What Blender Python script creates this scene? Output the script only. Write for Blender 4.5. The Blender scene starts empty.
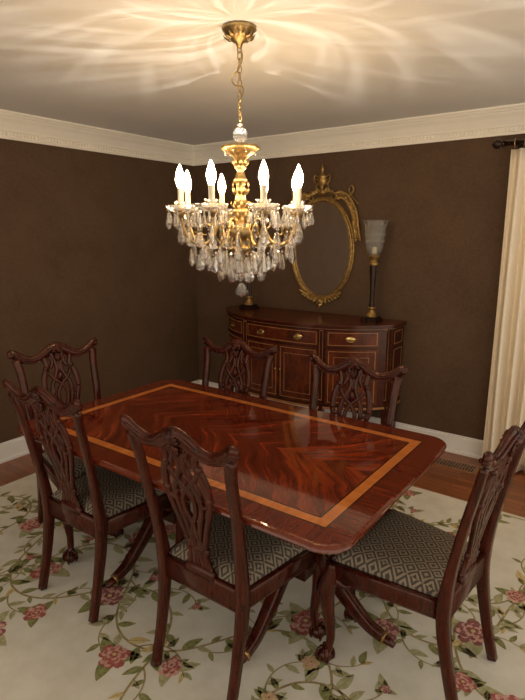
import bpy, math, random
from mathutils import Vector, Matrix, noise as mnoise
random.seed(7)
scene = bpy.context.scene
scene.view_settings.view_transform = 'Standard'
scene.view_settings.look = 'None'
scene.view_settings.exposure = 0.85

# ---------------------------------------------------------------- helpers
def lerp(a, b, t): return a + (b - a) * t

def catmull(pts, n=6):
    P = [Vector(p) for p in pts]
    out = []
    for i in range(len(P) - 1):
        p0 = P[i - 1] if i > 0 else P[i] * 2 - P[i + 1]
        p1, p2 = P[i], P[i + 1]
        p3 = P[i + 2] if i + 2 < len(P) else P[i + 1] * 2 - P[i]
        for k in range(n):
            t = k / n
            out.append(0.5 * ((2 * p1) + (p2 - p0) * t + (2 * p0 - 5 * p1 + 4 * p2 - p3) * t * t + (3 * p1 - p0 - 3 * p2 + p3) * t ** 3))
    out.append(P[-1])
    return out

def resample(vals, n):
    m = len(vals) - 1
    r = []
    for i in range(n):
        f = i / (n - 1) * m
        k = min(int(f), m - 1)
        r.append(lerp(vals[k], vals[k + 1], f - k))
    return r

class MB:
    def __init__(self):
        self.v = []; self.f = []; self.m = []; self.s = []
    def add(self, vs, fs, mat=0, smooth=True, mx=None):
        o = len(self.v)
        for p in vs:
            p = Vector(p)
            if mx is not None: p = mx @ p
            self.v.append(p)
        for f in fs:
            self.f.append([i + o for i in f]); self.m.append(mat); self.s.append(smooth)
    def box(self, c, s, mat=0, mx=None, taper=1.0):
        x, y, z = s[0] / 2, s[1] / 2, s[2] / 2
        vs = []
        for dz, k in ((-z, taper), (z, 1.0)):
            for dx, dy in ((-x, -y), (x, -y), (x, y), (-x, y)):
                vs.append((c[0] + dx * k, c[1] + dy * k, c[2] + dz))
        fs = [(3, 2, 1, 0), (4, 5, 6, 7), (0, 1, 5, 4), (1, 2, 6, 5), (2, 3, 7, 6), (3, 0, 4, 7)]
        self.add(vs, fs, mat, False, mx)
    def lathe(self, prof, seg=24, mat=0, smooth=True, mx=None, flute=0, famp=0.0, sy=1.0):
        vs = []; fs = []
        for (r, z) in prof:
            for i in range(seg):
                a = 2 * math.pi * i / seg
                rr = r * (1 + famp * math.cos(flute * a)) if flute else r
                vs.append((rr * math.cos(a), rr * math.sin(a) * sy, z))
        for j in range(len(prof) - 1):
            for i in range(seg):
                k = (i + 1) % seg
                fs.append((j * seg + i, j * seg + k, (j + 1) * seg + k, (j + 1) * seg + i))
        self.add(vs, fs, mat, smooth, mx)
    def sphere(self, c, r, mat=0, seg=12, rings=8, smooth=True, sc=(1, 1, 1), mx=None):
        prof = [(max(1e-5, math.sin(math.pi * i / rings)) , -math.cos(math.pi * i / rings)) for i in range(rings + 1)]
        M = Matrix.Translation(c) @ Matrix.Diagonal((r * sc[0], r * sc[1], r * sc[2], 1))
        if mx is not None: M = mx @ M
        self.lathe(prof, seg, mat, smooth, M)
    def tube(self, pts, ra, rb=None, seg=8, mat=0, up=(0, 0, 1), rect=False, smooth=True, mx=None, closed=False, roundness=0.75):
        pts = [Vector(p) for p in pts]; n = len(pts)
        if rb is None: rb = ra
        ra = resample(ra, n) if isinstance(ra, (list, tuple)) else [ra] * n
        rb = resample(rb, n) if isinstance(rb, (list, tuple)) else [rb] * n
        up = Vector(up)
        if rect:
            q = roundness
            ring = [(1, -q), (1, q), (q, 1), (-q, 1), (-1, q), (-1, -q), (-q, -1), (q, -1)]
        else:
            ring = [(math.cos(2 * math.pi * i / seg), math.sin(2 * math.pi * i / seg)) for i in range(seg)]
        S = len(ring); vs = []; fs = []; ls = None
        for i, p in enumerate(pts):
            if closed: t = pts[(i + 1) % n] - pts[i - 1]
            else: t = pts[min(i + 1, n - 1)] - pts[max(i - 1, 0)]
            if t.length < 1e-9: t = Vector((0, 0, 1))
            t.normalize()
            s = t.cross(up)
            if s.length < 1e-4: s = ls.copy() if ls else t.cross(Vector((0.3, 1, 0.1)))
            s.normalize()
            ls = s
            u = s.cross(t).normalized()
            for a, b in ring: vs.append(p + s * a * ra[i] + u * b * rb[i])
        for j in range(n if closed else n - 1):
            j2 = (j + 1) % n
            for i in range(S):
                k = (i + 1) % S
                fs.append((j * S + i, j * S + k, j2 * S + k, j2 * S + i))
        if not closed:
            fs.append(tuple(range(S))[::-1]); fs.append(tuple((n - 1) * S + i for i in range(S)))
        self.add(vs, fs, mat, smooth, mx)
    def torus(self, c, R, r, mat=0, seg=16, mx=None, sx=1, sy=1, up=(0, 0, 1)):
        pts = [Vector((c[0] + R * sx * math.cos(2 * math.pi * i / seg), c[1] + R * sy * math.sin(2 * math.pi * i / seg), c[2])) for i in range(seg)]
        self.tube(pts, r, r, 6, mat, up=up, mx=mx, closed=True)
    def leaf(self, base, d, nrm, L, W, mat=0, bend=0.2):
        base = Vector(base); d = Vector(d).normalized(); nrm = Vector(nrm).normalized(); s = d.cross(nrm).normalized()
        vs = []; th = W * 0.12
        prof = [(0, .12), (.2, .75), (.45, 1), (.75, .6), (1, .05)]
        for (t, w) in prof:
            c = base + d * L * t + nrm * (bend * L * math.sin(t * math.pi * .9))
            vs += [c - s * W * w * .5, c + nrm * (W * .25 * w + th), c + s * W * w * .5]
        fs = []
        for j in range(4):
            a = j * 3
            fs += [(a, a + 1, a + 4, a + 3), (a + 1, a + 2, a + 5, a + 4)]
        self.add(vs, fs, mat, True)
    def mesh(self, name, mats):
        me = bpy.data.meshes.new(name)
        me.from_pydata([tuple(p) for p in self.v], [], self.f)
        for m in mats: me.materials.append(m)
        for i, p in enumerate(me.polygons):
            p.material_index = self.m[i]; p.use_smooth = self.s[i]
        me.update()
        return me
    def obj(self, name, mats, parent=None, loc=(0, 0, 0), bevel=0, normals=True):
        me = self.mesh(name, mats)
        return mkobj(name, me, parent, loc, bevel)

def mkobj(name, me, parent=None, loc=(0, 0, 0), bevel=0):
    o = bpy.data.objects.new(name, me)
    scene.collection.objects.link(o)
    o.location = loc
    if parent: o.parent = parent
    if bevel:
        b = o.modifiers.new('bevel', 'BEVEL'); b.width = bevel; b.segments = 2; b.limit_method = 'ANGLE'; b.angle_limit = math.radians(40)
    return o

def empty(name, loc=(0, 0, 0), rz=0):
    e = bpy.data.objects.new(name, None); scene.collection.objects.link(e)
    e.location = loc; e.rotation_euler = (0, 0, rz); e.empty_display_size = 0.1
    return e

# ---------------------------------------------------------------- materials
class NT:
    def __init__(self, name):
        self.mat = bpy.data.materials.new(name); self.mat.use_nodes = True
        self.t = self.mat.node_tree; self.n = self.t.nodes; self.l = self.t.links
        self.b = self.n['Principled BSDF']
    def node(self, typ, **kw):
        x = self.n.new(typ)
        for k, v in kw.items(): setattr(x, k, v)
        return x
    def link(self, a, b): self.l.new(a, b)
    def setin(self, sock, v):
        if isinstance(v, bpy.types.NodeSocket): self.link(v, sock)
        else: sock.default_value = v
    def M(self, op, a, b=None, c=None):
        x = self.node('ShaderNodeMath', operation=op)
        self.setin(x.inputs[0], a)
        if b is not None: self.setin(x.inputs[1], b)
        if c is not None: self.setin(x.inputs[2], c)
        return x.outputs[0]
    def coord(self, out='Object'): return self.node('ShaderNodeTexCoord').outputs[out]
    def sep(self, v):
        x = self.node('ShaderNodeSeparateXYZ'); self.link(v, x.inputs[0]); return x.outputs
    def comb(self, a, b, c):
        x = self.node('ShaderNodeCombineXYZ')
        for i, q in enumerate((a, b, c)): self.setin(x.inputs[i], q)
        return x.outputs[0]
    def mapping(self, v, scale=(1, 1, 1), rot=(0, 0, 0)):
        x = self.node('ShaderNodeMapping'); self.link(v, x.inputs[0])
        x.inputs['Scale'].default_value = scale; x.inputs['Rotation'].default_value = rot
        return x.outputs[0]
    def noise(self, v, scale=5, detail=4, rough=.5, dist=0):
        x = self.node('ShaderNodeTexNoise')
        if v is not None: self.link(v, x.inputs['Vector'])
        x.inputs['Scale'].default_value = scale; x.inputs['Detail'].default_value = detail
        x.inputs['Roughness'].default_value = rough; x.inputs['Distortion'].default_value = dist
        return x.outputs['Fac']
    def ramp(self, f, stops, interp='LINEAR'):
        x = self.node('ShaderNodeValToRGB'); self.link(f, x.inputs[0]); e = x.color_ramp; e.interpolation = interp
        while len(e.elements) > 1: e.elements.remove(e.elements[-1])
        e.elements[0].position = stops[0][0]; e.elements[0].color = (*stops[0][1], 1)
        for p, c in stops[1:]:
            k = e.elements.new(p); k.color = (*c, 1)
        return x.outputs[0]
    def mix(self, f, a, b, mode='MIX'):
        x = self.node('ShaderNodeMix', data_type='RGBA', blend_type=mode)
        self.setin(x.inputs['Factor'], f)
        for s, v in ((6, a), (7, b)):
            if isinstance(v, bpy.types.NodeSocket): self.link(v, x.inputs[s])
            else: x.inputs[s].default_value = (*v, 1)
        return x.outputs[2]
    def bump(self, h, strength=.2, dist=.01):
        x = self.node('ShaderNodeBump'); self.link(h, x.inputs['Height'])
        x.inputs['Strength'].default_value = strength; x.inputs['Distance'].default_value = dist
        self.link(x.outputs[0], self.b.inputs['Normal'])
    def set(self, **kw):
        for k, v in kw.items():
            s = self.b.inputs[k.replace('_', ' ')]
            if isinstance(v, bpy.types.NodeSocket): self.link(v, s)
            elif isinstance(v, tuple) and len(v) == 3: s.default_value = (*v, 1)
            else: s.default_value = v
        return self

def plain(name, col, rough=.5, metal=0, var=.15, scale=20, coat=0, bump=0):
    t = NT(name); n = t.noise(t.coord(), scale, 4)
    c0 = tuple(x * (1 - var) for x in col); c1 = tuple(min(1, x * (1 + var)) for x in col)
    t.set(Base_Color=t.ramp(n, [(.3, c0), (.7, c1)]), Roughness=rough, Metallic=metal, Coat_Weight=coat, Coat_Roughness=.08)
    if bump: t.bump(n, bump, .005)
    return t.mat

def wood(name, dark, light, stretch=(6, 6, 1.2), scale=6, rough=.26, coat=.15, spec=.4):
    t = NT(name); v = t.mapping(t.coord(), stretch)
    a = t.noise(v, scale, 8, .6, .8); b = t.noise(v, scale * 6, 3, .5)
    f = t.M('ADD', t.M('MULTIPLY', a, .75), t.M('MULTIPLY', b, .25))
    t.set(Base_Color=t.ramp(f, [(.35, dark), (.65, light)]), Roughness=rough, Coat_Weight=coat, Coat_Roughness=.1, Specular_IOR_Level=spec, Specular_Tint=(1, .68, .50))
    return t.mat

m_chair = wood('mahogany_chair', (.015, .0020, .0011), (.072, .010, .0045))
m_case = wood('mahogany_case', (.020, .0032, .002), (.062, .011, .0045), (2, 2, 5), 4)
m_flame = wood('flame_mahogany', (.034, .006, .0026), (.14, .026, .008), (3, 3, 1.5), 5)
m_string = plain('satinwood_stringing', (.34, .16, .05), .35)
m_dark = wood('ebonised_wood', (.008, .005, .004), (.03, .016, .010))
m_gold = plain('antique_gilt', (.40, .28, .12), .34, .9, .4, 40, bump=.3)
m_giltd = plain('aged_gilt_wood', (.38, .235, .075), .42, .75, .45, 35, bump=.3)
m_brass = plain('polished_brass', (.60, .42, .17), .26, 1, .15, 30)
m_cream = plain('candle_sleeve', (.75, .66, .50), .5, 0, .05)
m_trim = plain('cream_trim_paint', (.92, .87, .76), .45, 0, .03, 3)
m_base = plain('white_baseboard_paint', (.86, .84, .79), .4, 0, .03, 3)

# ceiling
t = NT('ceiling_paint'); n = t.noise(t.coord(), 2, 2)
t.set(Base_Color=t.ramp(n, [(.3, (.75, .73, .69)), (.7, (.79, .77, .73))]), Roughness=.85); m_ceil = t.mat
# wall
t = NT('brown_suede_wall'); v = t.coord(); n = t.noise(v, 3, 8, .7); n2 = t.noise(v, 70, 4, .7)
f = t.M('ADD', t.M('MULTIPLY', n, .5), t.M('MULTIPLY', n2, .5))
t.set(Base_Color=t.ramp(f, [(.35, (.085, .047, .025)), (.65, (.122, .073, .041))]), Roughness=.8, Specular_IOR_Level=.25); t.bump(n2, .3, .004); m_wall = t.mat
# floor
t = NT('oak_floor'); br = t.node('ShaderNodeTexBrick'); t.link(t.coord(), br.inputs['Vector'])
br.inputs['Color1'].default_value = (.40, .135, .045, 1); br.inputs['Color2'].default_value = (.26, .082, .027, 1); br.inputs['Mortar'].default_value = (.04, .016, .007, 1)
br.inputs['Scale'].default_value = 1; br.inputs['Brick Width'].default_value = .9; br.inputs['Row Height'].default_value = .057; br.inputs['Mortar Size'].default_value = .0015
g = t.noise(t.mapping(t.coord(), (3, 60, 1)), 3, 5)
t.set(Base_Color=t.mix(.45, br.outputs['Color'], t.ramp(g, [(.3, (.25, .25, .25)), (.7, (.95, .95, .95))]), 'MULTIPLY'), Roughness=.3); m_floor = t.mat
# crystal
def glassmat(name, tr=.45, df=.2, col=(1, 1, 1), rough=0.0, ior=1.52):
    t = NT(name); t.n.remove(t.b)
    g = t.node('ShaderNodeBsdfGlass'); g.inputs['Color'].default_value = (*col, 1); g.inputs['IOR'].default_value = ior
    nz = t.noise(t.coord(), 60, 2); t.link(t.M('MULTIPLY', nz, rough * 2 + .01), g.inputs['Roughness'])
    p = t.node('ShaderNodeBsdfTransparent'); p.inputs[0].default_value = (*col, 1)
    m = t.node('ShaderNodeMixShader'); m.inputs[0].default_value = tr
    t.link(g.outputs[0], m.inputs[1]); t.link(p.outputs[0], m.inputs[2])
    dfn = t.node('ShaderNodeBsdfTranslucent'); dfn.inputs[0].default_value = (.93, .94, .92, 1)
    df2 = t.node('ShaderNodeBsdfDiffuse'); df2.inputs[0].default_value = (.93, .94, .92, 1)
    ms = t.node('ShaderNodeMixShader'); ms.inputs[0].default_value = .5; t.link(dfn.outputs[0], ms.inputs[1]); t.link(df2.outputs[0], ms.inputs[2])
    m2 = t.node('ShaderNodeMixShader'); m2.inputs[0].default_value = df
    t.link(m.outputs[0], m2.inputs[1]); t.link(ms.outputs[0], m2.inputs[2])
    t.link(m2.outputs[0], t.n['Material Output'].inputs[0])
    return t.mat
m_crys = glassmat('cut_crystal', .25, .07, (1, .99, .97), 0, 1.6)
m_glass = glassmat('etched_glass', .50, .10, (.98, .98, .96), .12, 1.4)
# bulb
t = NT('warm_flame_bulb'); n = t.noise(t.coord(), 10, 1)
t.set(Base_Color=(1, .9, .7), Emission_Color=t.ramp(n, [(0, (1, .66, .34)), (1, (1, .72, .41))]), Emission_Strength=76.0); m_bulb = t.mat
# mirror
t = NT('mirror_glass'); n = t.noise(t.coord(), 4, 2)
t.set(Base_Color=t.ramp(n, [(0, (.82, .80, .76)), (1, (.88, .86, .82))]), Metallic=1.0, Roughness=.04); m_mirror = t.mat
# curtain
t = NT('cream_curtain_fabric'); v = t.coord(); w = t.noise(t.mapping(v, (400, 400, 40)), 1, 2)
t.set(Base_Color=t.ramp(w, [(.3, (.80, .69, .52)), (.7, (.90, .80, .63))]), Roughness=.8); t.bump(w, .1, .002); m_curt = t.mat
# seat
t = NT('greek_key_upholstery'); x, y, z = t.sep(t.coord())
P = .058
fu = t.M('ABSOLUTE', t.M('SUBTRACT', t.M('FRACT', t.M('DIVIDE', x, P)), .5))
fv = t.M('ABSOLUTE', t.M('SUBTRACT', t.M('FRACT', t.M('DIVIDE', y, P)), .5))
dd = t.M('ADD', fu, fv)
cell = t.M('GREATER_THAN', t.M('FRACT', t.M('DIVIDE', x, P * 2)), .5)
st = t.M('FRACT', t.M('ADD', t.M('MULTIPLY', dd, 3.0), t.M('MULTIPLY', cell, .5)))
on = t.M('GREATER_THAN', st, .5)
wv = t.noise(t.coord(), 300, 3)
fabd = t.ramp(wv, [(.3, (.038, .028, .019)), (.7, (.082, .062, .043))]); fabl = t.ramp(wv, [(.3, (.20, .150, .096)), (.7, (.31, .245, .165))])
t.set(Base_Color=t.mix(on, fabd, fabl), Roughness=.85)
t.bump(wv, .3, .002); m_seat = t.mat
# table top
HX, HY = .875, .5275
t = NT('banded_mahogany_top'); x, y, z = t.sep(t.coord())
ax = t.M('SUBTRACT', t.M('ABSOLUTE', x), HX); ay = t.M('SUBTRACT', t.M('ABSOLUTE', y), HY)
d = t.M('MAXIMUM', ax, ay)
side = t.M('GREATER_THAN', ax, ay)
gx = t.M('ADD', t.M('MULTIPLY', side, y), t.M('MULTIPLY', t.M('SUBTRACT', 1.0, side), x))
gd = d
gn = t.noise(t.comb(t.M('MULTIPLY', gx, 60.0), t.M('MULTIPLY', gd, 5.0), side), 1, 5, .6)
outer = t.ramp(gn, [(.3, (.070, .008, .003)), (.7, (.18, .026, .008))])
org = t.ramp(gn, [(.3, (.47, .135, .028)), (.7, (.62, .21, .048))])
ay2 = t.M('ABSOLUTE', y)
# book-matched crotch figure: soft plumes sweep away from the centre line
c1 = t.M('ADD', x, t.M('MULTIPLY', t.M('POWER', t.M('ADD', ay2, .02), .75), -.75))
wn = t.noise(t.comb(x, t.M('MULTIPLY', ay2, 1.5), 0.0), 3.0, 4, .55)
cc = t.M('ADD', t.M('MULTIPLY', c1, 30.0), t.M('MULTIPLY', wn, 4.5))
fl = t.noise(t.comb(cc, t.M('MULTIPLY', ay2, 3.0), t.M('MULTIPLY', x, 1.5)), .8, 6, .65, .2)
broad = t.noise(t.comb(t.M('MULTIPLY', c1, 4.0), t.M('MULTIPLY', ay2, 1.5), 3.0), 1.8, 3)
fine = t.noise(t.comb(t.M('MULTIPLY', cc, 6.0), ay2, 0.0), 2, 3)
ff = t.M('ADD', t.M('ADD', t.M('MULTIPLY', fl, .52), t.M('MULTIPLY', fine, .16)), t.M('MULTIPLY', broad, .32))
inner = t.ramp(ff, [(.38, (.040, .004, .002)), (.5, (.15, .018, .005)), (.63, (.33, .055, .013))])
isO = t.M('MULTIPLY', t.M('GREATER_THAN', d, -.145), t.M('LESS_THAN', d, -.100))
isOut = t.M('GREATER_THAN', d, -.100)
l1 = t.M('LESS_THAN', t.M('ABSOLUTE', t.M('ADD', d, .145)), .003)
l2 = t.M('LESS_THAN', t.M('ABSOLUTE', t.M('ADD', d, .100)), .003)
col = t.mix(isOut, inner, outer); col = t.mix(isO, col, org); col = t.mix(t.M('MAXIMUM', l1, l2), col, (.02, .008, .004))
t.set(Base_Color=col, Roughness=.07, Coat_Weight=.5, Coat_Roughness=.015, Specular_IOR_Level=.5, Specular_Tint=(1, .8, .65)); m_top = t.mat
# rug
def rugmat(name, c0, c1, sc=60):
    t = NT(name); n = t.noise(t.coord(), sc, 4, .6); n2 = t.noise(t.coord(), 350, 2)
    t.set(Base_Color=t.ramp(n, [(.35, c0), (.65, c1)]), Roughness=.95); t.bump(n2, .5, .003); return t.mat
m_rug = rugmat('rug_cream_wool', (.68, .63, .51), (.78, .73, .61), 8)
m_vine = rugmat('rug_vine', (.28, .20, .07), (.42, .33, .15))
m_leafg = rugmat('rug_leaf_green', (.16, .17, .045), (.31, .31, .11))
m_leafs = rugmat('rug_leaf_sage', (.34, .33, .15), (.50, .46, .25))
m_rose = rugmat('rug_rose', (.30, .06, .045), (.48, .15, .11))
m_pink = rugmat('rug_pink', (.55, .25, .19), (.70, .43, .34))
m_goldw = rugmat('rug_gold', (.56, .40, .14), (.70, .55, .26))
m_plum = rugmat('rug_plum', (.22, .06, .06), (.32, .13, .11))

# ---------------------------------------------------------------- room
XL, YB, ZC = -3.69, 3.95, 2.44
XR, YF = 1.6, -1.6
b = MB(); b.box(((XL + XR) / 2, (YB + YF) / 2, -.05), (XR - XL + .2, YB - YF + .2, .1)); b.obj('floor', [m_floor])
b = MB(); b.box(((XL + XR) / 2, (YB + YF) / 2, ZC + .05), (XR - XL + .2, YB - YF + .2, .1)); b.obj('ceiling', [m_ceil])
b = MB(); b.box((XL - .05, (YB + YF) / 2, ZC / 2), (.1, YB - YF, ZC)); b.obj('wall_left', [m_wall])
WX0, WX1, WZ0, WZ1 = -.62, .55, .75, 2.10
b = MB()
b.box(((XL - .1 + WX0) / 2, YB + .05, ZC / 2), (WX0 - XL + .1, .1, ZC))
b.box(((WX1 + XR) / 2, YB + .05, ZC / 2), (XR - WX1, .1, ZC))
b.box(((WX0 + WX1) / 2, YB + .05, WZ0 / 2), (WX1 - WX0, .1, WZ0))
b.box(((WX0 + WX1) / 2, YB + .05, (WZ1 + ZC) / 2), (WX1 - WX0, .1, ZC - WZ1))
b.obj('wall_back', [m_wall])
m_night = plain('night_glass', (.02, .025, .035), .08)
b = MB()
for cx in (WX0 + .0, WX1 - .0): b.box((cx, YB - .005, (WZ0 + WZ1) / 2), (.08, .03, WZ1 - WZ0 + .08))
for cz in (WZ0, WZ1): b.box(((WX0 + WX1) / 2, YB - .006, cz), (WX1 - WX0 + .1, .035, .08))
b.box(((WX0 + WX1) / 2, YB + .04, (WZ0 + WZ1) / 2), (WX1 - WX0, .03, .04)); b.box(((WX0 + WX1) / 2, YB + .04, (WZ0 + WZ1) / 2), (.03, .028, WZ1 - WZ0))
b.box(((WX0 + WX1) / 2, YB + .07, (WZ0 + WZ1) / 2), (WX1 - WX0, .01, WZ1 - WZ0), 1)
b.obj('window_1', [m_base, m_night], bevel=.003)

# baseboards
b = MB(); L = YB - YF
b.box((XL + .009, (YB + YF) / 2, .065), (.018, L, .13)); b.box((XL + .013, (YB + YF) / 2, .012), (.03, L, .024)); b.box((XL + .006, (YB + YF) / 2, .138), (.012, L, .016)); b.obj('baseboard_left', [m_base], bevel=.003)
b = MB(); L = XR - XL - .018
b.box((XL + .018 + L / 2, YB - .009, .065), (L, .018, .13)); b.box((XL + .018 + L / 2, YB - .013, .012), (L, .03, .024)); b.box((XL + .018 + L / 2, YB - .006, .138), (L, .012, .016)); b.obj('baseboard_back', [m_base], bevel=.003)
# crown moulding with dentils
prof = [(0, -.165), (.012, -.165), (.014, -.15), (.010, -.145), (.010, -.118), (.020, -.112), (.024, -.10), (.034, -.085), (.05, -.06), (.072, -.04), (.078, -.03), (.092, -.028), (.098, -.018), (.108, -.012), (.108, 0)]
def crown(name, left):
    b = MB(); vs = []; fs = []
    for (p, z) in prof:
        if left: vs += [(XL + p, YF, ZC + z), (XL + p, YB - p, ZC + z)]
        else: vs += [(XR, YB - p, ZC + z), (XL + p, YB - p, ZC + z)]
    for i in range(len(prof) - 1): fs.append((2 * i, 2 * i + 1, 2 * i + 3, 2 * i + 2))
    b.add(vs, fs, 0, False)
    L = (YB - YF) if left else (XR - XL)
    k = .03
    while k < L - .03:
        if left: b.box((XL + .014, YF + k, ZC - .131), (.010, .018, .020))
        else: b.box((XR - k, YB - .014, ZC - .131), (.018, .010, .020))
        k += .026
    b.obj(name, [m_trim])
crown('trim_1', True); crown('trim_2', False)

# floor vent
b = MB(); b.box((0, 0, .004), (.34, .13, .008))
for i in range(15):
    for j in (-.027, .027): b.box((-.14 + i * .02, j, .0095), (.009, .044, .003), 1)
b.obj('floor_vent', [plain('vent_brown', (.30, .15, .07), .4), m_dark], loc=(-.98, 3.70, .001))

# ---------------------------------------------------------------- rug
RX0, RX1, RY0, RY1 = -3.30, .95, .05, 3.20
rug = empty('floral_rug', (0, 0, 0))
b = MB(); b.box(((RX0 + RX1) / 2, (RY0 + RY1) / 2, .006), (RX1 - RX0, RY1 - RY0, .011)); b.obj('pile', [m_rug], rug, bevel=.004)
b = MB(); ZR = .0119
rm = [m_vine, m_leafg, m_leafs, m_rose, m_pink, m_goldw, m_plum]
def inside(x, y, mg=.03): return RX0 + mg < x < RX1 - mg and RY0 + mg < y < RY1 - mg
def flat(path, wid, mat, z):
    path = [p for p in path if inside(p[0], p[1])]
    if len(path) < 2: return
    vs = []; n = len(path)
    W = resample(wid, n) if isinstance(wid, list) else [wid] * n
    for i, p in enumerate(path):
        t_ = Vector(path[min(i + 1, n - 1)][:2]) - Vector(path[max(0, i - 1)][:2])
        if t_.length < 1e-6: t_ = Vector((1, 0))
        t_.normalize(); s = Vector((-t_.y, t_.x)) * W[i] / 2
        vs += [(p[0] + s.x, p[1] + s.y, z), (p[0] - s.x, p[1] - s.y, z)]
    b.add(vs, [(2 * i, 2 * i + 1, 2 * i + 3, 2 * i + 2) for i in range(n - 1)], mat, False)
def rleaf(x, y, a, L, mat, wr=.42):
    if not inside(x + L * math.cos(a), y + L * math.sin(a)) or not inside(x, y): return
    bend = random.uniform(-.5, .5); path = []
    px, py, aa = x, y, a
    for i in range(8):
        path.append((px, py)); aa += bend / 7; px += L / 7 * math.cos(aa); py += L / 7 * math.sin(aa)
    flat(path, [.002, L * wr * .7, L * wr, L * wr * .95, L * wr * .75, L * wr * .45, .001], mat, ZR + .0006)
    flat(path, [.004, .001], 0 if mat != 0 else 2, ZR + .0009)
def flower(x, y, R, kind):
    if not inside(x, y, R + .03): return
    cols = {0: (3, 4, 5), 1: (4, 3, 6), 2: (6, 4, 5), 3: (5, 4, 3)}[kind]
    ex = random.uniform(.78, 1.0); er = random.random() * 3
    for ring, (rr, n, mat, off) in enumerate(((1.0, 7, cols[0], 0), (.82, 8, cols[1], .08), (.66, 7, cols[0], .10), (.48, 6, cols[1], .14), (.32, 5, cols[0], .16))):
        a0 = random.random() * 3
        ox, oy = off * R * math.cos(er), off * R * math.sin(er)
        for k in range(n):
            a = a0 + k * 2 * math.pi / n + random.uniform(-.2, .2); r = R * rr * random.uniform(.82, 1.08)
            w = r * 4.4 / n
            vs = [(x + ox, y + oy, 0)]
            for (u, s) in ((.25, -.30), (.55, -.52), (.82, -.50), (.96, -.30), (.93, -.12), (1.0, .06), (.95, .30), (.82, .50), (.55, .52), (.25, .30)):
                px = u * r; py = s * w * .9
                qx = px * math.cos(a) - py * math.sin(a); qy = (px * math.sin(a) + py * math.cos(a)) * ex
                vs.append((x + ox + qx * math.cos(er) - qy * math.sin(er), y + oy + qx * math.sin(er) + qy * math.cos(er), 0))
            zz = ZR + .0010 + ring * .00035 + (k % 3) * .00008
            vs = [(p[0], p[1], zz) for p in vs]
            b.add(vs, [(0, i, i + 1) for i in range(1, 10)], mat, False)
    zz = ZR + .0027; cx_, cy_ = x + .16 * R * math.cos(er), y + .16 * R * math.sin(er)
    vs = [(cx_, cy_, zz)] + [(cx_ + R * .12 * math.cos(i * .785), cy_ + R * .12 * math.sin(i * .785), zz) for i in range(8)]
    b.add(vs, [(0, i + 1, (i + 1) % 8 + 1) for i in range(8)], cols[2], False)
placed = []
def tryflower(x, y, R, kind):
    for (a, c, r) in placed:
        if (a - x) ** 2 + (c - y) ** 2 < (r + R) ** 2 * 1.6: return False
    placed.append((x, y, R)); flower(x, y, R, kind); return True
for gy in range(8):
    ph = random.random() * 6
    y0 = RY0 + .14 + gy * .415
    px, py = RX0 + .08, y0; path = []
    L = 0; step = .02; k = 0
    while px < RX1 - .05 and k < 500:
        path.append((px, py))
        ang = 1.25 * math.sin(L * 3.9 + ph) + .3 * math.sin(L * 2.1 + ph * 2)
        px += step * math.cos(ang); py += step * math.sin(ang); L += step; k += 1
        py += (y0 - py) * .004
        if k % 3 == 2:
            sgn = 1 if (k // 3) % 2 else -1
            rleaf(px, py, ang + sgn * random.uniform(.6, 1.2), random.uniform(.05, .11), random.choice((1, 1, 1, 2, 2, 2, 5)))
        if k % 12 == 8:
            sgn = 1 if (k // 12) % 2 else -1
            a2 = ang + sgn * 1.0; q = [(px, py)]; cx, cy = px, py
            for j in range(14):
                a2 -= sgn * .14; cx += .020 * math.cos(a2); cy += .020 * math.sin(a2); q.append((cx, cy))
                if j in (2, 5, 8, 11, 13): rleaf(cx, cy, a2 + (1 if j % 2 else -1) * 1.0, random.uniform(.045, .08), random.choice((1, 1, 2, 2)))
            flat(q, [.008, .004], 0, ZR + .0003)
            R = random.choice((.025, .04, .055, .07, .08, .085))
            if tryflower(cx, cy, R, random.choice((0, 0, 1, 1, 2, 3))):
                for j in range(3): rleaf(cx, cy, a2 + 2.1 * j + .6, R * 1.75, random.choice((1, 2)), .5)
            else:
                rleaf(cx, cy, a2, .05, 5)
    flat(path, .010, 0, ZR + .0003)
b.obj('woven_floral_motifs', rm, rug)

# ---------------------------------------------------------------- dining table
TX, TY, TZ = -1.485, 1.7375, .76
table = empty('dining_table', (TX, TY, 0))
def rrect(hx, hy, r, n=8):
    o = []
    for cx, cy, a0 in ((hx - r, hy - r, 0), (-hx + r, hy - r, 90), (-hx + r, -hy + r, 180), (hx - r, -hy + r, 270)):
        for i in range(n + 1):
            a = math.radians(a0 + 90 * i / n); o.append((cx + r * math.cos(a), cy + r * math.sin(a)))
    return o
b = MB(); rings = [(.012, 0.0), (.004, -.0015), (0, -.005), (0, -.012), (.006, -.016), (.004, -.024), (.010, -.032), (.02, -.034)]
vs = []; N = 36
for (ins, z) in rings:
    vs += [(x, y, z) for x, y in rrect(HX - ins, HY - ins, .10 - ins)]
fs = [tuple(range(N))]
for j in range(len(rings) - 1):
    for i in range(N): fs.append((j * N + i, (j + 1) * N + i, (j + 1) * N + (i + 1) % N, j * N + (i + 1) % N))
fs.append(tuple((len(rings) - 1) * N + i for i in range(N))[::-1])
b.add(vs, fs, 0, False)
b.obj('tabletop', [m_top], table, (0, 0, TZ))
b = MB()
for s in (-1, 1):
    b.box((0, s * .40, .70), (1.45, .022, .052)); b.box((s * .72, 0, .70), (.022, .80, .052))
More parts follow.
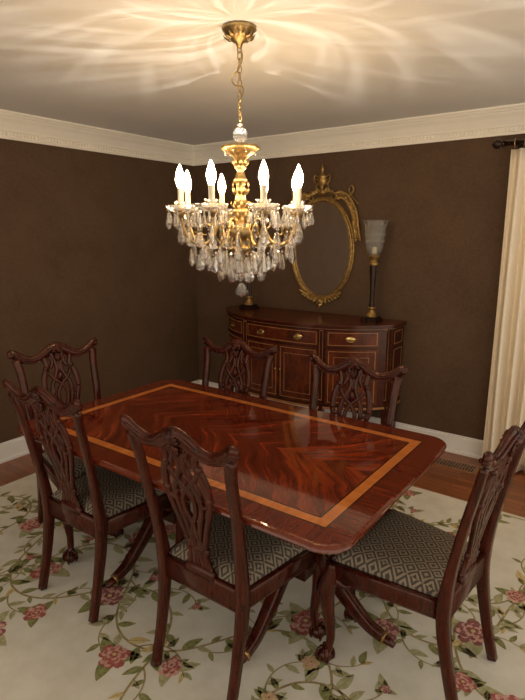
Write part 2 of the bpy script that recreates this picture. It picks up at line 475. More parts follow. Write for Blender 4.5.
for px, dirs in ((.40, (0, 90, -90)), (-.38, (180, 90, -90))):
    b.box((px, 0, .712), (.30, .50, .03))
    T = Matrix.Translation((px, .04, 0))
    b.lathe([(.001, .22), (.05, .22), (.062, .25), (.07, .30), (.05, .335), (.04, .35), (.055, .37), (.068, .41), (.07, .45), (.055, .50), (.035, .54), (.03, .56), (.045, .57), (.045, .585), (.035, .60), (.04, .65), (.06, .69), (.07, .70), (.001, .70)], 24, mx=T)
    b.box((px, .04, .24), (.12, .12, .09))
    for dg in dirs:
        a = math.radians(dg); D = Vector((math.cos(a), math.sin(a), 0)); O = Vector((px, .04, 0))
        pts = catmull([O + D * .03 + Vector((0, 0, .27)), O + D * .12 + Vector((0, 0, .265)), O + D * .22 + Vector((0, 0, .17)), O + D * .32 + Vector((0, 0, .085)), O + D * .40 + Vector((0, 0, .050))], 6)
        b.tube(pts, [.028, .026, .022, .018], [.042, .034, .026, .02], rect=True)
        for o_ in (-.011, 0, .011):
            s = Vector((-D.y, D.x, 0)) * o_
            b.tube([p + s + Vector((0, 0, .034 - .016 * i / len(pts))) for i, p in enumerate(pts)], .005, seg=6)
        b.tube([O + D * .395 + Vector((0, 0, .052)), O + D * .405 + Vector((0, 0, .050))], [.021, .021], mat=1, rect=True)
        b.tube(catmull([O + D * .39 + Vector((0, 0, .050)), O + D * .42 + Vector((0, 0, .046)), O + D * .445 + Vector((0, 0, .033))], 4), [.019, .020, .012], [.018, .017, .010], seg=10)
b.obj('pedestals', [m_chair, m_giltd], table)

# ---------------------------------------------------------------- dining chairs
def yb(z): return -.10 * (max(0, (z - .44)) / .54) ** 1.3
def bp(u, z, off=0): return Vector((u * lerp(1, .925, min(1, max(0, (z - .75) / .2))), yb(z) + off, z))
def build_chair_meshes():
    W = {}
    b = MB()
    bx, fx, dp = .185, .245, .42
    zc, zh = .405, .035
    b.tube([(-fx, dp, zc), (0, dp + .012, zc), (fx, dp, zc)], .014, zh, rect=True)
    for s in (-1, 1): b.tube([(s * bx, 0, zc), (s * fx, dp, zc)], .014, zh, rect=True)
    b.tube([(-bx, 0, zc), (bx, 0, zc)], .014, zh + .01, rect=True)
    b.sphere((0, dp + .022, .385), .03, sc=(1.4, .35, .7))
    for s in (-1, 1):
        b.tube(catmull([(0, dp + .026, .372), (s * .06, dp + .022, .385), (s * .12, dp + .016, .372), (s * .2, dp + .012, .378)], 5), [.008, .006, .003], seg=6)
    # rear legs + stiles in one sweep
    for s in (-1, 1):
        pts = catmull([(s * .185, -.070, .005), (s * .185, -.035, .15), (s * .187, -.005, .32), (s * .19, 0, .44), (s * .196, yb(.58), .58), bp(s * .206, .74), bp(s * .222, .88), bp(s * .242, .965)], 5)
        b.tube(pts, [.015, .016, .019, .021, .020, .018, .018, .020], [.017, .018, .021, .022, .016, .014, .013, .012], up=(0, 1, 0), rect=True)
    # crest rail : serpentine with upswept ears and a raised carved centre
    crest = catmull([bp(-.276, .992), bp(-.268, 1.006), bp(-.250, .996), bp(-.210, .968), bp(-.155, .950), bp(-.10, .958), (bp(-.045, .988)), bp(0, .998), bp(.045, .988), bp(.10, .958), bp(.155, .950), bp(.210, .968), bp(.250, .996), bp(.268, 1.006), bp(.276, .992)], 4)
    b.tube(crest, [.007, .016, .024, .025, .023, .025, .030, .034, .030, .025, .023, .025, .024, .016, .007], [.010, .013, .014, .013, .013, .013, .015, .018, .015, .013, .013, .013, .014, .013, .010], up=(0, 1, 0), seg=12)
    for s in (-1, 1):
        b.sphere(bp(s * .264, .990, 0), .018, sc=(1, .8, 1))
        b.sphere(bp(s * .264, .990, .012), .009)
        for f in (.012, -.012):
            b.tube(catmull([bp(s * .245, .998, f), bp(s * .20, .972, f), bp(s * .155, .960, f), bp(s * .1, .970, f), bp(s * .05, 1.0, f * 1.2), bp(0, 1.012, f * 1.3)], 5), .0055, seg=6)
            b.tube(catmull([bp(s * .235, .972, f), bp(s * .19, .945, f), bp(s * .14, .936, f), bp(s * .10, .94, f)], 5), .004, seg=6)
    for f in (.014, -.014):
        for k in range(-3, 4):
            b.tube([bp(0, .975, f), bp(.034 * math.sin(k * .42), .972 + .040 * math.cos(k * .42), f * 1.4)], [.003, .008], seg=6)
            b.tube([bp(0, .965, f), bp(.020 * math.sin(k * .5), .955 - .030 * math.cos(k * .5), f * 1.2)], [.003, .006], seg=6)
    # splat
    def rib(pts, w=.0085, th=.008):
        b.tube(catmull([bp(u, .45 + v, 0) for u, v in pts], 6), w, th, up=(0, 1, 0), rect=True)
    b.tube([bp(0, .44), bp(0, .475)], [.075, .06], [.018, .012], up=(0, 1, 0), rect=True)
    for s in (-1, 1):
        rib([(s * .055, .0), (s * .040, .05), (s * .036, .10), (s * .056, .18), (s * .086, .27), (s * .100, .34), (s * .090, .41), (s * .070, .45), (s * .085, .50), (s * .115, .515)], [.013, .010, .010, .010, .012, .015, .013, .012, .015])
        rib([(s * .022, .02), (s * .014, .10), (s * .030, .19), (s * .052, .27), (s * .056, .33), (s * .030, .39), (s * .012, .44), (s * .028, .50), (s * .04, .53)], .0105)
        rib([(s * .036, .10), (s * .012, .16), (0, .205), (-s * .022, .25), (-s * .026, .30), (0, .345), (s * .035, .375), (s * .07, .42)], .009, .009)
        rib([(s * .09, .30), (s * .06, .295), (s * .045, .33)], .007, .009)
        rib([(s * .05, .44), (s * .035, .475), (s * .05, .505)], .009, .009)
        b.sphere(bp(s * .098, .45 + .325, .0), .017, sc=(1, .8, 1)); b.sphere(bp(s * .04, .45 + .095, .0), .014, sc=(1, .85, 1.2))
        b.sphere(bp(s * .078, .45 + .44, .0), .016, sc=(1.1, .8, 1))
    rib([(0, .02), (0, .10), (0, .18)], .006)
    b.sphere(bp(0, .45 + .385, .002), .018, sc=(.9, .5, 1.4))
    rib([(0, .41), (0, .53)], [.006, .010])
    b.tube([bp(-.05, .45 + .10), bp(.05, .45 + .10)], .008, .009, up=(0, 1, 0), rect=True)
    # cabriole legs with ball and claw
    for s in (-1, 1):
        pts = catmull([(s * .235, .405, .435), (s * .243, .414, .37), (s * .252, .425, .32), (s * .245, .417, .22), (s * .236, .408, .13), (s * .240, .412, .075), (s * .248, .42, .045)], 5)
        b.tube(pts, [.026, .033, .034, .024, .017, .016, .022], seg=12, up=(0, 1, 0))
        b.sphere((s * .25, .422, .032), .030, sc=(1, 1, .95))
        for k in range(4):
            a = math.atan2(1, s) + k * math.pi / 2 + .0
            D = Vector((math.cos(a), math.sin(a), 0)); c = Vector((s * .25, .422, 0))
            b.tube(catmull([c + D * .012 + Vector((0, 0, .07)), c + D * .028 + Vector((0, 0, .052)), c + D * .034 + Vector((0, 0, .028)), c + D * .028 + Vector((0, 0, .009))], 4), [.008, .008, .007, .004], seg=6)
        b.tube(catmull([(s * .225, .418, .372), (s * .185, .418, .362), (s * .16, .418, .374)], 4), [.018, .012, .003], [.012, .010, .004], up=(0, 1, 0), seg=8)
        b.tube(catmull([(s * .247, .39, .372), (s * .243, .35, .362), (s * .24, .325, .374)], 4), [.012, .010, .004], [.018, .012, .003], up=(0, 0, 1), seg=8)
        for k in range(-1, 2): b.leaf((s * .25 + k * .008, .447, .37), (k * .2, .1, -1), (s * .3, 1, 0), .075, .018, 0, .05)
    W['frame'] = b.mesh('chair_frame', [m_chair])
    b = MB(); n = 14; vs = []; fs = []
    def pt(i, j, top):
        u = i / n * 2 - 1; v = j / n
        wx = lerp(.178, .235, v); e = max(0, 1 - abs(u) ** 6) * max(0, 1 - abs(2 * v - 1) ** 8)
        return (u * wx, .008 + v * .405 + .008 * v * (1 - u * u), .438 + (.012 + .038 * e ** .6 if top else -.01))
    for top in (True, False):
        for j in range(n + 1):
            for i in range(n + 1): vs.append(pt(i, j, top))
    K = (n + 1) ** 2; w = n + 1
    for j in range(n):
        for i in range(n):
            a = j * w + i
            fs.append((a, a + 1, a + w + 1, a + w)); fs.append((K + a, K + a + w, K + a + w + 1, K + a + 1))
    for i in range(n):
        fs.append((i, K + i, K + i + 1, i + 1)); a = n * w + i; fs.append((a, a + 1, K + a + 1, K + a))
        a = i * w; fs.append((a, a + w, K + a + w, K + a)); a = i * w + n; fs.append((a, K + a, K + a + w, a + w))
    b.add(vs, fs, 0, True)
    W['seat'] = b.mesh('chair_seat', [m_seat])
    return W
CM = build_chair_meshes()
ci = 0
R_ = math.radians
for (x, y, rz) in ((-1.17, 1.235, 0), (-1.935, 1.235, R_(1)), (-2.575, 1.67, R_(-98)), (-1.125, 2.245, R_(183)), (-1.88, 2.255, R_(184)), (-.395, 1.78, R_(85))):
    e = empty('dining_chair' if ci == 0 else 'dining_chair.%03d' % ci, (x, y, .0145), rz)
    mkobj('frame', CM['frame'], e); mkobj('seat', CM['seat'], e); ci += 1

# ---------------------------------------------------------------- sideboard (demilune front)
SX, SY = -2.285, 3.92
sb = empty('sideboard', (SX, SY, 0)); A = .79; ST = .985
def fy(s): return -(.20 + .36 * (max(0, 1 - abs(s) ** 2.5)) ** .85)
def fp(s, z, off=0):
    e = .001; p = Vector((A * s, fy(s), z)); tx = Vector((A * 2 * e, fy(min(1, s + e)) - fy(max(-1, s - e)), 0)).normalized()
    return p + Vector((tx.y, -tx.x, 0)) * off
NS = 64
def plan(b, z0, z1, off, mat, r=0):
    vs = []; ss = [math.sin((i / NS * 2 - 1) * math.pi / 2) for i in range(NS + 1)]
    for z in (z0, z1):
        vs += [(-A - off, 0, z), (-A - off, -.20, z)] + [fp(s, z, off) for s in ss[1:-1]] + [(A + off, -.20, z), (A + off, 0, z)]
    n = NS + 3
    fs = [tuple(range(n))[::-1], tuple(range(n, 2 * n))] + [(i, (i + 1) % n, n + (i + 1) % n, n + i) for i in range(n)]
    b.add(vs, fs, mat, False)
def panel(b, s0, s1, z0, z1, off, mat, base=0):
    k = max(2, int((s1 - s0) * 40)); vs = []
    for i in range(k + 1):
        s = lerp(s0, s1, i / k)
        vs += [fp(s, z0, base), fp(s, z0, off), fp(s, z1, off), fp(s, z1, base)]
    fs = []
    for i in range(k):
        for j in range(3): a = i * 4 + j; fs.append((a, a + 4, a + 5, a + 1))
    fs += [(0, 1, 2, 3), (k * 4 + 3, k * 4 + 2, k * 4 + 1, k * 4)]
    b.add(vs, fs, mat, False)
def frame(b, s0, s1, z0, z1, off, mat, w=.005):
    ws = w / A
    panel(b, s0, s1, z0, z0 + w, off, mat); panel(b, s0, s1, z1 - w, z1, off, mat)
    panel(b, s0, s0 + ws, z0, z1, off, mat); panel(b, s1 - ws, s1, z0, z1, off, mat)
b = MB()
plan(b, .33, ST - .03, 0, 0)
plan(b, ST - .03, ST - .008, .018, 0); plan(b, ST - .008, ST, .024, 3)
plan(b, ST - .036, ST - .030, .006, 2)
plan(b, .33, .345, .006, 2)
b.obj('case', [m_case, m_flame, m_string, m_flame], sb)
b = MB()
for (s0, s1) in ((-.91, -.50), (-.42, .42), (.50, .91)):
    panel(b, s0, s1, .82, .935, .006, 1); frame(b, s0 + .012, s1 - .012, .829, .926, .0072, 2, .004)
for (s0, s1) in ((-.91, -.50), (.50, .91), (-.42, -.004), (.004, .42)):
    panel(b, s0, s1, .37, .80, .006, 1); frame(b, s0 + .02, s1 - .02, .385, .785, .0072, 2, .004)
    frame(b, s0 + .065, s1 - .065, .43, .74, .0072, 2, .003)
for s in (-.70, -.22, .22, .70):
    c = fp(s, .878, .008); n = (fp(s, .878, .02) - fp(s, .878, 0)).normalized(); tx = Vector((-n.y, n.x, 0))
    M = Matrix((( tx.x, 0, n.x, c.x), (tx.y, 0, n.y, c.y), (0, 1, 0, c.z), (0, 0, 0, 1)))
    b.lathe([(.001, .0045), (.8, .004), (1, 0)], 20, 3, mx=M @ Matrix.Diagonal((.036, .020, 1, 1)))
    b.tube(catmull([c - tx * .024 + n * .006, c - tx * .022 + n * .014 + Vector((0, 0, -.012)), c + n * .016 + Vector((0, 0, -.018)), c + tx * .022 + n * .014 + Vector((0, 0, -.012)), c + tx * .024 + n * .006], 4), .0028, seg=6, mat=3)
    for k in (-1, 1): b.sphere(c + tx * .024 * k + n * .006, .005, 3)
for s in (-.03, .03): b.sphere(fp(s, .60, .014), .009, 3)
for k in (-1, 1):
    for z in (.385, .785, .829, .922): b.box((k * (A + .001), -.10, z), (.002, .15, .004), 2)
    for y in (-.025, -.175):
        b.box((k * (A + .001), y, .585), (.002, .004, .40), 2); b.box((k * (A + .001), y, .876), (.002, .004, .094), 2)
b.obj('drawers_and_doors', [m_case, m_flame, m_string, m_brass], sb)
b = MB()
for s in (-.975, -.46, .46, .975):
    c = fp(s, 0, -.012)
    b.box((c.x, c.y, .645), (.042, .042, .61), 0)
    b.box((c.x, c.y, .17), (.042, .042, .34), 0, taper=.55)
    for z in (.40, .94): b.box((c.x, c.y - .0215, z), (.03, .002, .006), 1)
    for dx in (-.014, .014): b.box((c.x + dx, c.y - .0215, .67), (.0025, .002, .54), 1)
    b.box((c.x, c.y, .08), (.034, .034, .008), 1)
for x in (-A + .03, A - .03): b.box((x, -.03, .17), (.04, .04, .34), 0, taper=.55)
b.obj('legs', [m_case, m_string], sb)

# ---------------------------------------------------------------- hurricane candle holders
def hurricane(name, x, y):
    e = empty(name, (x, y, ST))
    b = MB()
    b.box((0, 0, .010), (.13, .13, .02), 0); b.box((0, 0, .027), (.11, .11, .014), 0)
    b.lathe([(.001, .034), (.044, .034), (.046, .04), (.036, .055), (.026, .07), (.02, .085), (.026, .095), (.03, .10), (.024, .11)], 20, 1)
    b.lathe([(.022, .11), (.018, .2), (.022, .3), (.030, .42)], 24, 0, flute=8, famp=.12)
    b.lathe([(.024, .42), (.034, .425), (.036, .44), (.028, .45), (.022, .46), (.032, .475), (.042, .485), (.045, .495), (.03, .50), (.001, .50)], 20, 1)
    b.obj('stem', [m_dark, m_giltd], e, bevel=.001)
    b = MB()
    b.lathe([(.001, .498), (.030, .499), (.048, .512), (.056, .535), (.062, .57), (.067, .62), (.073, .68), (.084, .735), (.092, .752), (.0945, .754), (.089, .747), (.078, .71), (.069, .66), (.063, .60), (.056, .55), (.046, .522), (.028, .506), (.001, .505)], 48, 0, flute=16, famp=.02)
    for k in range(14):
        a = k * 2 * math.pi / 14
        for (r, z) in ((.0665, .60), (.071, .65)):
            b.sphere((r * math.cos(a + z * 5), r * math.sin(a + z * 5), z), .0085, 0, 6, 4, False)
    b.obj('glass_bowl', [m_glass], e)
    b = MB()
    b.lathe([(.001, .5055), (.018, .506), (.018, .555), (.015, .558), (.001, .555)], 16, 0); b.tube([(0, 0, .555), (.001, 0, .568)], .001, seg=5, mat=1)
    b.obj('candle', [m_cream, m_dark], e)
hurricane('hurricane_candle_holder', -1.695, 3.76)
hurricane('hurricane_candle_holder.001', -2.88, 3.76)

# ---------------------------------------------------------------- oval mirror
mi = empty('oval_gilt_mirror', (-2.25, YB - .001, 1.51))
ea, eb = .268, .39
b = MB()
vs = [(0, -.012, 0)] + [(ea * math.cos(2 * math.pi * i / 64), -.012, eb * math.sin(2 * math.pi * i / 64)) for i in range(64)]
b.add(vs, [(0, (i + 1) % 64 + 1, i + 1) for i in range(64)], 0, False); b.obj('mirror_plate', [m_mirror], mi)
b = MB()
def ell(k, y, n=72): return [Vector(((ea + k) * math.cos(2 * math.pi * i / n), y, (eb + k) * math.sin(2 * math.pi * i / n))) for i in range(n)]
b.tube(ell(.012, -.018), .014, .017, 10, 0, up=(0, 1, 0), closed=True)
b.tube(ell(.030, -.014), .008, .012, 8, 0, up=(0, 1, 0), closed=True)
b.tube(ell(-.004, -.020), .003, .006, 6, 0, up=(0, 1, 0), closed=True)
for p in ell(.021, -.032, 110): b.sphere(p, .0055, 0, 6, 4)
def lf(x, z, a, L=.06, W=.025, y=-.02): b.leaf((x, y, z), (math.cos(a), -.15, math.sin(a)), (0, -1, 0), L, W, 0, .15)
U = Matrix.Translation((0, -.03, 0))
b.lathe([(.001, .425), (.03, .425), (.034, .45), (.015, .465), (.010, .475), (.022, .49), (.036, .515), (.040, .54), (.036, .552), (.042, .558), (.03, .572), (.012, .585), (.008, .60), (.016, .612), (.012, .628), (.006, .64), (.001, .655)], 20, 0, mx=U @ Matrix.Diagonal((1, 1, 1.04, 1)), sy=.6)
for s in (-1, 1):
    b.tube(catmull([(s * .035, -.03, .575), (s * .065, -.03, .595), (s * .075, -.03, .565), (s * .055, -.03, .53), (s * .03, -.03, .52)], 5), .006, seg=6)
    sc_ = [(s * .005, .44), (s * .05, .47), (s * .10, .455), (s * .125, .42), (s * .11, .395), (s * .085, .405), (s * .09, .425)]
    b.tube(catmull([(x, -.022, z) for x, z in sc_], 5), [.012, .010, .008, .006], seg=8)
    b.tube(catmull([(s * .02, -.022, .44), (s * .06, -.022, .50), (s * .035, -.022, .545), (s * .07, -.022, .57)], 5), [.008, .005], seg=6)
    for k in range(5): lf(s * (.02 + .02 * k), .45 - .004 * k, math.pi / 2 - s * (.5 + .25 * k), .055, .024)
    gl = catmull([(s * .125, -.03, .42), (s * .17, -.035, .43), (s * .225, -.03, .41), (s * .275, -.035, .345), (s * .305, -.03, .27), (s * .315, -.03, .20), (s * .335, -.03, .10)], 5)
    b.tube(gl, .005, seg=6)
    for k, p in enumerate(gl):
        tdir = (gl[min(k + 1, len(gl) - 1)] - gl[max(k - 1, 0)]); a = math.atan2(tdir.z, tdir.x)
        lf(p.x, p.z, a + .8, .045, .022, -.03); lf(p.x, p.z, a - .8, .045, .022, -.03)
        if k % 4 == 2: b.sphere((p.x, -.042, p.z), .013, 0, 8, 6)
    b.tube(catmull([(s * .225, -.03, .40), (s * .285, -.035, .46), (s * .27, -.035, .50), (s * .245, -.03, .46), (s * .29, -.03, .40), (s * .33, -.03, .36)], 5), [.009, .004], [.004, .004], seg=6, up=(0, 1, 0))
    for k in range(6): lf(s * (.012 + .028 * k), -.41 + .006 * k, -math.pi / 2 + s * (.25 + .25 * k), .06 - .004 * k, .026)
    for k in range(5): lf(s * (.02 + .035 * k), -.417 + .011 * k, (0 if s > 0 else math.pi) + s * (.15 + .12 * k), .06, .024)
    b.tube(catmull([(0, -.02, -.425), (s * .06, -.02, -.435), (s * .13, -.02, -.405), (s * .19, -.02, -.36), (s * .17, -.02, -.345)], 5), [.009, .004], seg=6)
b.sphere((0, -.03, -.43), .022, 0, 12, 8, sc=(1, .7, 1)); lf(0, -.435, -math.pi / 2, .06, .03)
b.obj('carved_frame', [m_giltd], mi)

# ---------------------------------------------------------------- curtain + rod
cu = empty('window_curtain', (-.82, 3.84, 0))
def panelc(x0, w, nm):
    b = MB(); nx, nz = 120, 24; vs = []
    for j in range(nz + 1):
        z = lerp(.015, 2.17, j / nz); q = 1 - j / nz
        for i in range(nx + 1):
            u = i / nx
            yy = (.022 + .022 * q) * math.sin(u * 2 * math.pi * 7 + .5 * math.sin(3 * q + u * 7)) + .006 * math.sin(u * 31 + q * 4)
            xx = x0 + u * w + .012 * math.sin(q * 3 + u * 5) * u
            vs.append((xx, yy, z))
    b.add(vs, [(j * (nx + 1) + i, j * (nx + 1) + i + 1, (j + 1) * (nx + 1) + i + 1, (j + 1) * (nx + 1) + i) for j in range(nz) for i in range(nx)], 0, True)
    o = b.obj(nm, [m_curt], cu); m = o.modifiers.new('s', 'SOLIDIFY'); m.thickness = .002
panelc(0, .58, 'left_panel'); panelc(1.12, .58, 'right_panel')
b = MB()
b.tube([(-.045, 0, 2.21), (1.75, 0, 2.21)], .017, seg=14, mat=0, up=(0, 0, 1))
for s, x in ((-1, -.045), (1, 1.75)):
    MX = Matrix.Translation((x, 0, 2.21)) @ Matrix.Rotation(s * math.pi / 2, 4, 'Y')
    b.lathe([(.001, 0), (.022, 0), (.024, .008), (.014, .014), (.018, .02), (.03, .035), (.032, .05), (.024, .065), (.010, .075), (.001, .08)], 16, 0, mx=MX)
for x in (.03, 1.67): b.tube([(x, 0, 2.205), (x, .106, 2.205)], .010, seg=8, mat=0); b.box((x, .102, 2.2), (.03, .012, .08), 0)
for g in (0, 1.12):
    for k in range(10):
        x = g + .02 + k * .06
        MX = Matrix.Translation((x, 0, 2.205)) @ Matrix.Rotation(math.pi / 2, 4, 'Y'); b.torus((0, 0, 0), .026, .0035, 1, 14, MX)
b.obj('curtain_rod', [m_dark, m_brass], cu)

# ---------------------------------------------------------------- chandelier
CX, CY = -1.432, 1.815
ch = empty('crystal_chandelier', (CX, CY, ZC))
O = Matrix.Translation((0, 0, -ZC))
g = MB()
g.lathe([(.001, 2.44), (.060, 2.44), (.068, 2.434), (.066, 2.426), (.056, 2.420), (.052, 2.408), (.036, 2.398), (.030, 2.388), (.014, 2.380), (.010, 2.366), (.001, 2.362)], 32, 0, mx=O, flute=16, famp=.03)
for k in range(12):
    a = k * math.pi / 6; g.leaf((.03 * math.cos(a), .03 * math.sin(a), 2.396 - ZC), (math.cos(a), math.sin(a), .55), (math.cos(a), math.sin(a), -1), .036, .016, 0, .2)
g.tube([Vector((.010 * math.cos(a), 0, 2.357 + .012 * math.sin(a) - ZC)) for a in [i * math.pi / 5 for i in range(10)]], .0025, seg=6, closed=True, up=(0, 1, 0))
z = 2.345; k = 0
while z > 2.09:
    M_ = O @ Matrix.Translation((0, 0, z - .009)) @ Matrix.Rotation(math.radians(90 * (k % 2) + 20), 4, 'Z') @ Matrix.Rotation(math.pi / 2, 4, 'X')
    g.torus((0, 0, 0), .011, .0022, 0, 12, M_, sx=.75, sy=1.5); z -= .0255; k += 1
sw = catmull([(.004, 0, 2.37), (.010, .006, 2.33), (-.008, .004, 2.29), (-.040, 0, 2.26), (-.032, .01, 2.235), (.004, .012, 2.225), (.014, 0, 2.19), (-.004, -.008, 2.15), (.008, 0, 2.11), (0, 0, 2.085)], 6)
g.tube([O @ p for p in sw], .003, seg=6)
g.lathe([(.001, 2.085), (.012, 2.083), (.014, 2.078), (.006, 2.072), (.006, 2.07)], 16, 0, mx=O)
g.lathe([(.006, 2.012), (.018, 2.005), (.02, 1.998), (.03, 1.994), (.074, 1.998), (.080, 1.994), (.076, 1.984), (.058, 1.970), (.036, 1.958), (.026, 1.945), (.018, 1.932), (.016, 1.925)], 40, 0, mx=O, flute=10, famp=.04)
g.lathe([(.016, 1.93), (.024, 1.922), (.022, 1.91), (.014, 1.902), (.016, 1.89), (.022, 1.872), (.028, 1.862), (.020, 1.852), (.015, 1.842), (.018, 1.81), (.022, 1.79), (.026, 1.775), (.018, 1.765), (.016, 1.755), (.028, 1.745), (.034, 1.735), (.026, 1.722), (.020, 1.71), (.030, 1.698), (.045, 1.685), (.052, 1.665), (.050, 1.645), (.038, 1.628), (.024, 1.618), (.016, 1.605), (.024, 1.595), (.040, 1.588), (.042, 1.58), (.026, 1.565), (.012, 1.552), (.010, 1.54), (.014, 1.53), (.008, 1.518), (.001, 1.51)], 32, 0, mx=O, flute=8, famp=.06)
for zz, rr, up_ in ((1.915, .018, 1), (1.865, .02, -1), (1.80, .018, 1), (1.745, .024, 1), (1.70, .03, 1), (1.63, .04, -1)):
    for k in range(8):
        a = k * math.pi / 4 + zz * 9
        g.leaf((rr * math.cos(a), rr * math.sin(a), zz - ZC), (.35 * math.cos(a), .35 * math.sin(a), up_), (math.cos(a), math.sin(a), 0), .035, .016, 0, .2)
c = MB(); s_ = MB(); bl = MB()
def drop(x, y, z, L, W, rot=0.0, bead=True):
    """teardrop crystal whose top is at z"""
    M_ = O @ Matrix.Translation((x, y, z)) @ Matrix.Rotation(rot, 4, 'Z')
    if bead:
        br_ = .0065; c.lathe([(1e-4, 0), (br_, -br_), (1e-4, -2 * br_)], 6, 0, False, M_); z0 = -2.1 * br_
    else: z0 = 0
    c.lathe([(1e-4, z0), (W * .20, z0 - L * .12), (W * .38, z0 - L * .40), (W * .5, z0 - L * .68), (W * .38, z0 - L * .89), (1e-4, z0 - L)], 8, 0, False, M_, sy=.5)
fwd = math.atan2(math.cos(R_(36)), -math.sin(R_(36)))  # azimuth of the first arm pair
RA = .256
for k in range(8):
    az = fwd + math.pi + R_(22 + 45 * k)
    D = Vector((math.cos(az), math.sin(az), 0)); S = Vector((-D.y, D.x, 0))
    def q(r, z, s=0): return O @ (D * r + S * s + Vector((0, 0, z)))
    g.tube(catmull([q(.035, 1.665), q(.065, 1.70), q(.095, 1.70), q(.115, 1.66), q(.14, 1.615), q(.185, 1.60), q(.225, 1.625), q(.248, 1.675), q(RA, 1.722)], 5), [.008, .006, .005, .005, .006, .006, .005, .005, .005], seg=8)
    g.tube(catmull([q(.115, 1.66), q(.15, 1.685), q(.185, 1.675), q(.19, 1.645), q(.168, 1.64)], 4), [.004, .003], seg=6)
    g.tube(catmull([q(.14, 1.615), q(.11, 1.585), q(.085, 1.60), q(.09, 1.625)], 4), [.004, .003], seg=6)
    for (r, z, a) in ((.19, 1.602, 1), (.228, 1.63, 1), (.12, 1.65, -1)): g.leaf(q(r, z), D * .6 * a + Vector((0, 0, .8)), D * .8 - Vector((0, 0, .5)), .032, .014, 0, .2)
    T = O @ Matrix.Translation(D * RA)
    g.lathe([(.001, 1.705), (.010, 1.708), (.014, 1.718), (.020, 1.724), (.020, 1.730), (.012, 1.734)], 16, 0, mx=T)
    g.lathe([(.012, 1.738), (.015, 1.742), (.016, 1.750), (.014, 1.754), (.012, 1.754)], 16, 0, mx=T)
    c.lathe([(.012, 1.734), (.030, 1.733), (.048, 1.742), (.058, 1.756), (.060, 1.755), (.051, 1.738), (.030, 1.727), (.012, 1.728)], 32, 0, True, T, flute=8, famp=.07)
    c.lathe([(.013, 1.757), (.020, 1.758), (.026, 1.772), (.0275, 1.772), (.022, 1.755), (.013, 1.7545)], 24, 0, True, T, flute=8, famp=.06)
    s_.lathe([(.0105, 1.755), (.0118, 1.759), (.0118, 1.818), (.0128, 1.821), (.0128, 1.825), (.001, 1.826)], 14, 0, mx=T)
    bl.lathe([(.0095, 1.8265), (.0135, 1.834), (.0178, 1.848), (.0185, 1.858), (.0165, 1.874), (.0110, 1.891), (.0055, 1.905), (.001, 1.914)], 14, 0, mx=T)
    for j in range(8):
        a = az + j * math.pi / 4 + .3; x = RA * D.x + .054 * math.cos(a); y = RA * D.y + .054 * math.sin(a)
        drop(x, y, 1.744, random.uniform(.044, .070), .026, a + random.uniform(-.6, .6))
    drop(RA * D.x, RA * D.y, 1.704, .090, .046, az + .4)
    for (r, z, L, W) in ((.185, 1.59, .076, .044), (.115, 1.570, .068, .040), (.222, 1.612, .076, .040), (.15, 1.592, .066, .038), (.20, 1.66, .044, .028), (.235, 1.660, .060, .034)):
        p = D * r + S * random.uniform(-.035, .035); drop(p.x, p.y, z + random.uniform(-.018, .008), L, W, random.random() * 3)
    a = az + R_(22.5)
    drop(.062 * math.cos(a), .062 * math.sin(a), 1.565, .084, .044, random.random() * 3)
    drop(.095 * math.cos(az), .095 * math.sin(az), 1.535, .078, .044, az + 1)
    drop(.14 * math.cos(a), .14 * math.sin(a), 1.575, .078, .042, az + 2)
    drop(.20 * math.cos(a), .20 * math.sin(a), 1.625, .072, .040, az + 2.6)
    for j in range(7):
        f = j / 6; rr = lerp(.055, .20, f); zz = lerp(1.66, 1.60, f) - .035 * math.sin(f * math.pi)
        p = (D * rr + S * .02); c.sphere(O @ Vector((p.x, p.y, zz)), .0062, 0, 6, 4, False)
    az2 = az + R_(45); D2 = Vector((math.cos(az2), math.sin(az2), 0))
    for j in range(1, 11):
        f = j / 11; p = lerp(D * (RA - .02), D2 * (RA - .02), f); c.sphere(O @ Vector((p.x, p.y, 1.725 - .05 * math.sin(f * math.pi))), .0062, 0, 6, 4, False)
    p = (D + D2) * .5 * (RA - .02); drop(p.x, p.y, 1.668, .066, .036, az)
    drop(.066 * math.cos(az), .066 * math.sin(az), 1.982, .018, .012, az, False)
for j in range(4): c.sphere(O @ Vector((0, 0, 1.50 - j * .012)), .007, 0, 8, 5, False)
for k in range(6):
    a = k * math.pi / 3; drop(.028 * math.cos(a), .028 * math.sin(a), 1.52, .064, .034, a)
drop(0, 0, 1.452, .062, .056, fwd + 1.57)
c.sphere(O @ Vector((0, 0, 2.041)), .031, 0, 12, 8, False)
g.obj('gilt_frame', [m_gold], ch); c.obj('crystals', [m_crys], ch); s_.obj('candle_sleeves', [m_cream], ch); bl.obj('flame_bulbs', [m_bulb], ch)

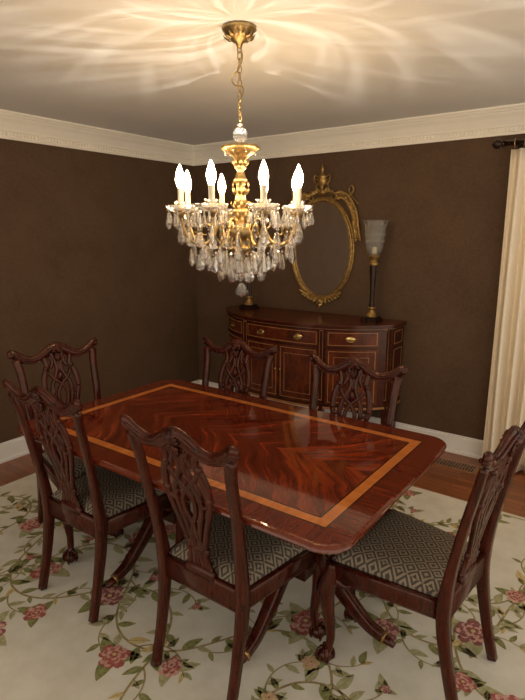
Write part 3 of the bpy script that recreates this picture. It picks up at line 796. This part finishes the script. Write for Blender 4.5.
# added point light, no chandelier bulb: direction noise imitates prism streaks on the ceiling
ld = bpy.data.lights.new('added_ceiling_streak_light', 'POINT'); ld.energy = 4.6; ld.shadow_soft_size = 0.0; ld.color = (1, .92, .80)
ld.use_nodes = True; nt = ld.node_tree; em = nt.nodes.get('Emission')
tc = nt.nodes.new('ShaderNodeTexCoord'); sx = nt.nodes.new('ShaderNodeSeparateXYZ'); nt.links.new(tc.outputs['Normal'], sx.inputs[0])
def LM(op, a, b_=None):
    x = nt.nodes.new('ShaderNodeMath'); x.operation = op
    for i, v in enumerate((a, b_)):
        if v is None: continue
        if isinstance(v, bpy.types.NodeSocket): nt.links.new(v, x.inputs[i])
        else: x.inputs[i].default_value = v
    return x.outputs[0]
azim = LM('ARCTAN2', sx.outputs[1], sx.outputs[0])
elev = sx.outputs[2]; elev = LM('ABSOLUTE', elev)
def layer(curl, k, ks, zs, lo_, hi_):
    cn = nt.nodes.new('ShaderNodeCombineXYZ'); at = LM('ADD', azim, LM('MULTIPLY', elev, curl))
    nt.links.new(LM('MULTIPLY', LM('COSINE', at), k), cn.inputs[0]); nt.links.new(LM('MULTIPLY', LM('SINE', at), k), cn.inputs[1]); nt.links.new(LM('MULTIPLY', elev, zs), cn.inputs[2])
    no = nt.nodes.new('ShaderNodeTexNoise'); nt.links.new(cn.outputs[0], no.inputs['Vector']); no.inputs['Scale'].default_value = ks; no.inputs['Detail'].default_value = 1; no.inputs['Distortion'].default_value = .5
    rp = nt.nodes.new('ShaderNodeMapRange'); rp.interpolation_type = 'SMOOTHSTEP'; nt.links.new(no.outputs['Fac'], rp.inputs[0]); rp.inputs[1].default_value = lo_; rp.inputs[2].default_value = hi_
    return rp.outputs[0]
tot = LM('ADD', layer(1.6, 3.2, 1.6, 1.5, .40, .80), LM('MULTIPLY', layer(-1.2, 4.0, 2.2, 1.2, .45, .78), .6))
up_gate = nt.nodes.new('ShaderNodeMapRange'); up_gate.interpolation_type = 'SMOOTHSTEP'; nt.links.new(sx.outputs[2], up_gate.inputs[0]); up_gate.inputs[1].default_value = .18; up_gate.inputs[2].default_value = .36
spread = LM('DIVIDE', .55, LM('ADD', LM('POWER', elev, 2.5), .06))
nt.links.new(LM('MULTIPLY', tot, LM('MULTIPLY', spread, up_gate.outputs[0])), em.inputs['Strength'])
lo = bpy.data.objects.new('added_ceiling_streak_light', ld); scene.collection.objects.link(lo); lo.parent = ch
lo.location = (.045, -.06, 2.03 - ZC)

# ---------------------------------------------------------------- world and camera
w = bpy.data.worlds.new('world'); scene.world = w; w.use_nodes = True
bg = w.node_tree.nodes['Background']; bg.inputs[0].default_value = (1.0, .92, .80, 1); bg.inputs[1].default_value = .72

cd = bpy.data.cameras.new('camera'); cam = bpy.data.objects.new('camera', cd); scene.collection.objects.link(cam); scene.camera = cam
cd.sensor_fit = 'VERTICAL'; cd.sensor_height = 36; cd.lens = 530 / 700 * 36; cd.clip_start = .02
cam.location = (0, 0, 1.65)
cam.rotation_euler = (math.radians(90 - 12.5), 0, math.radians(36))
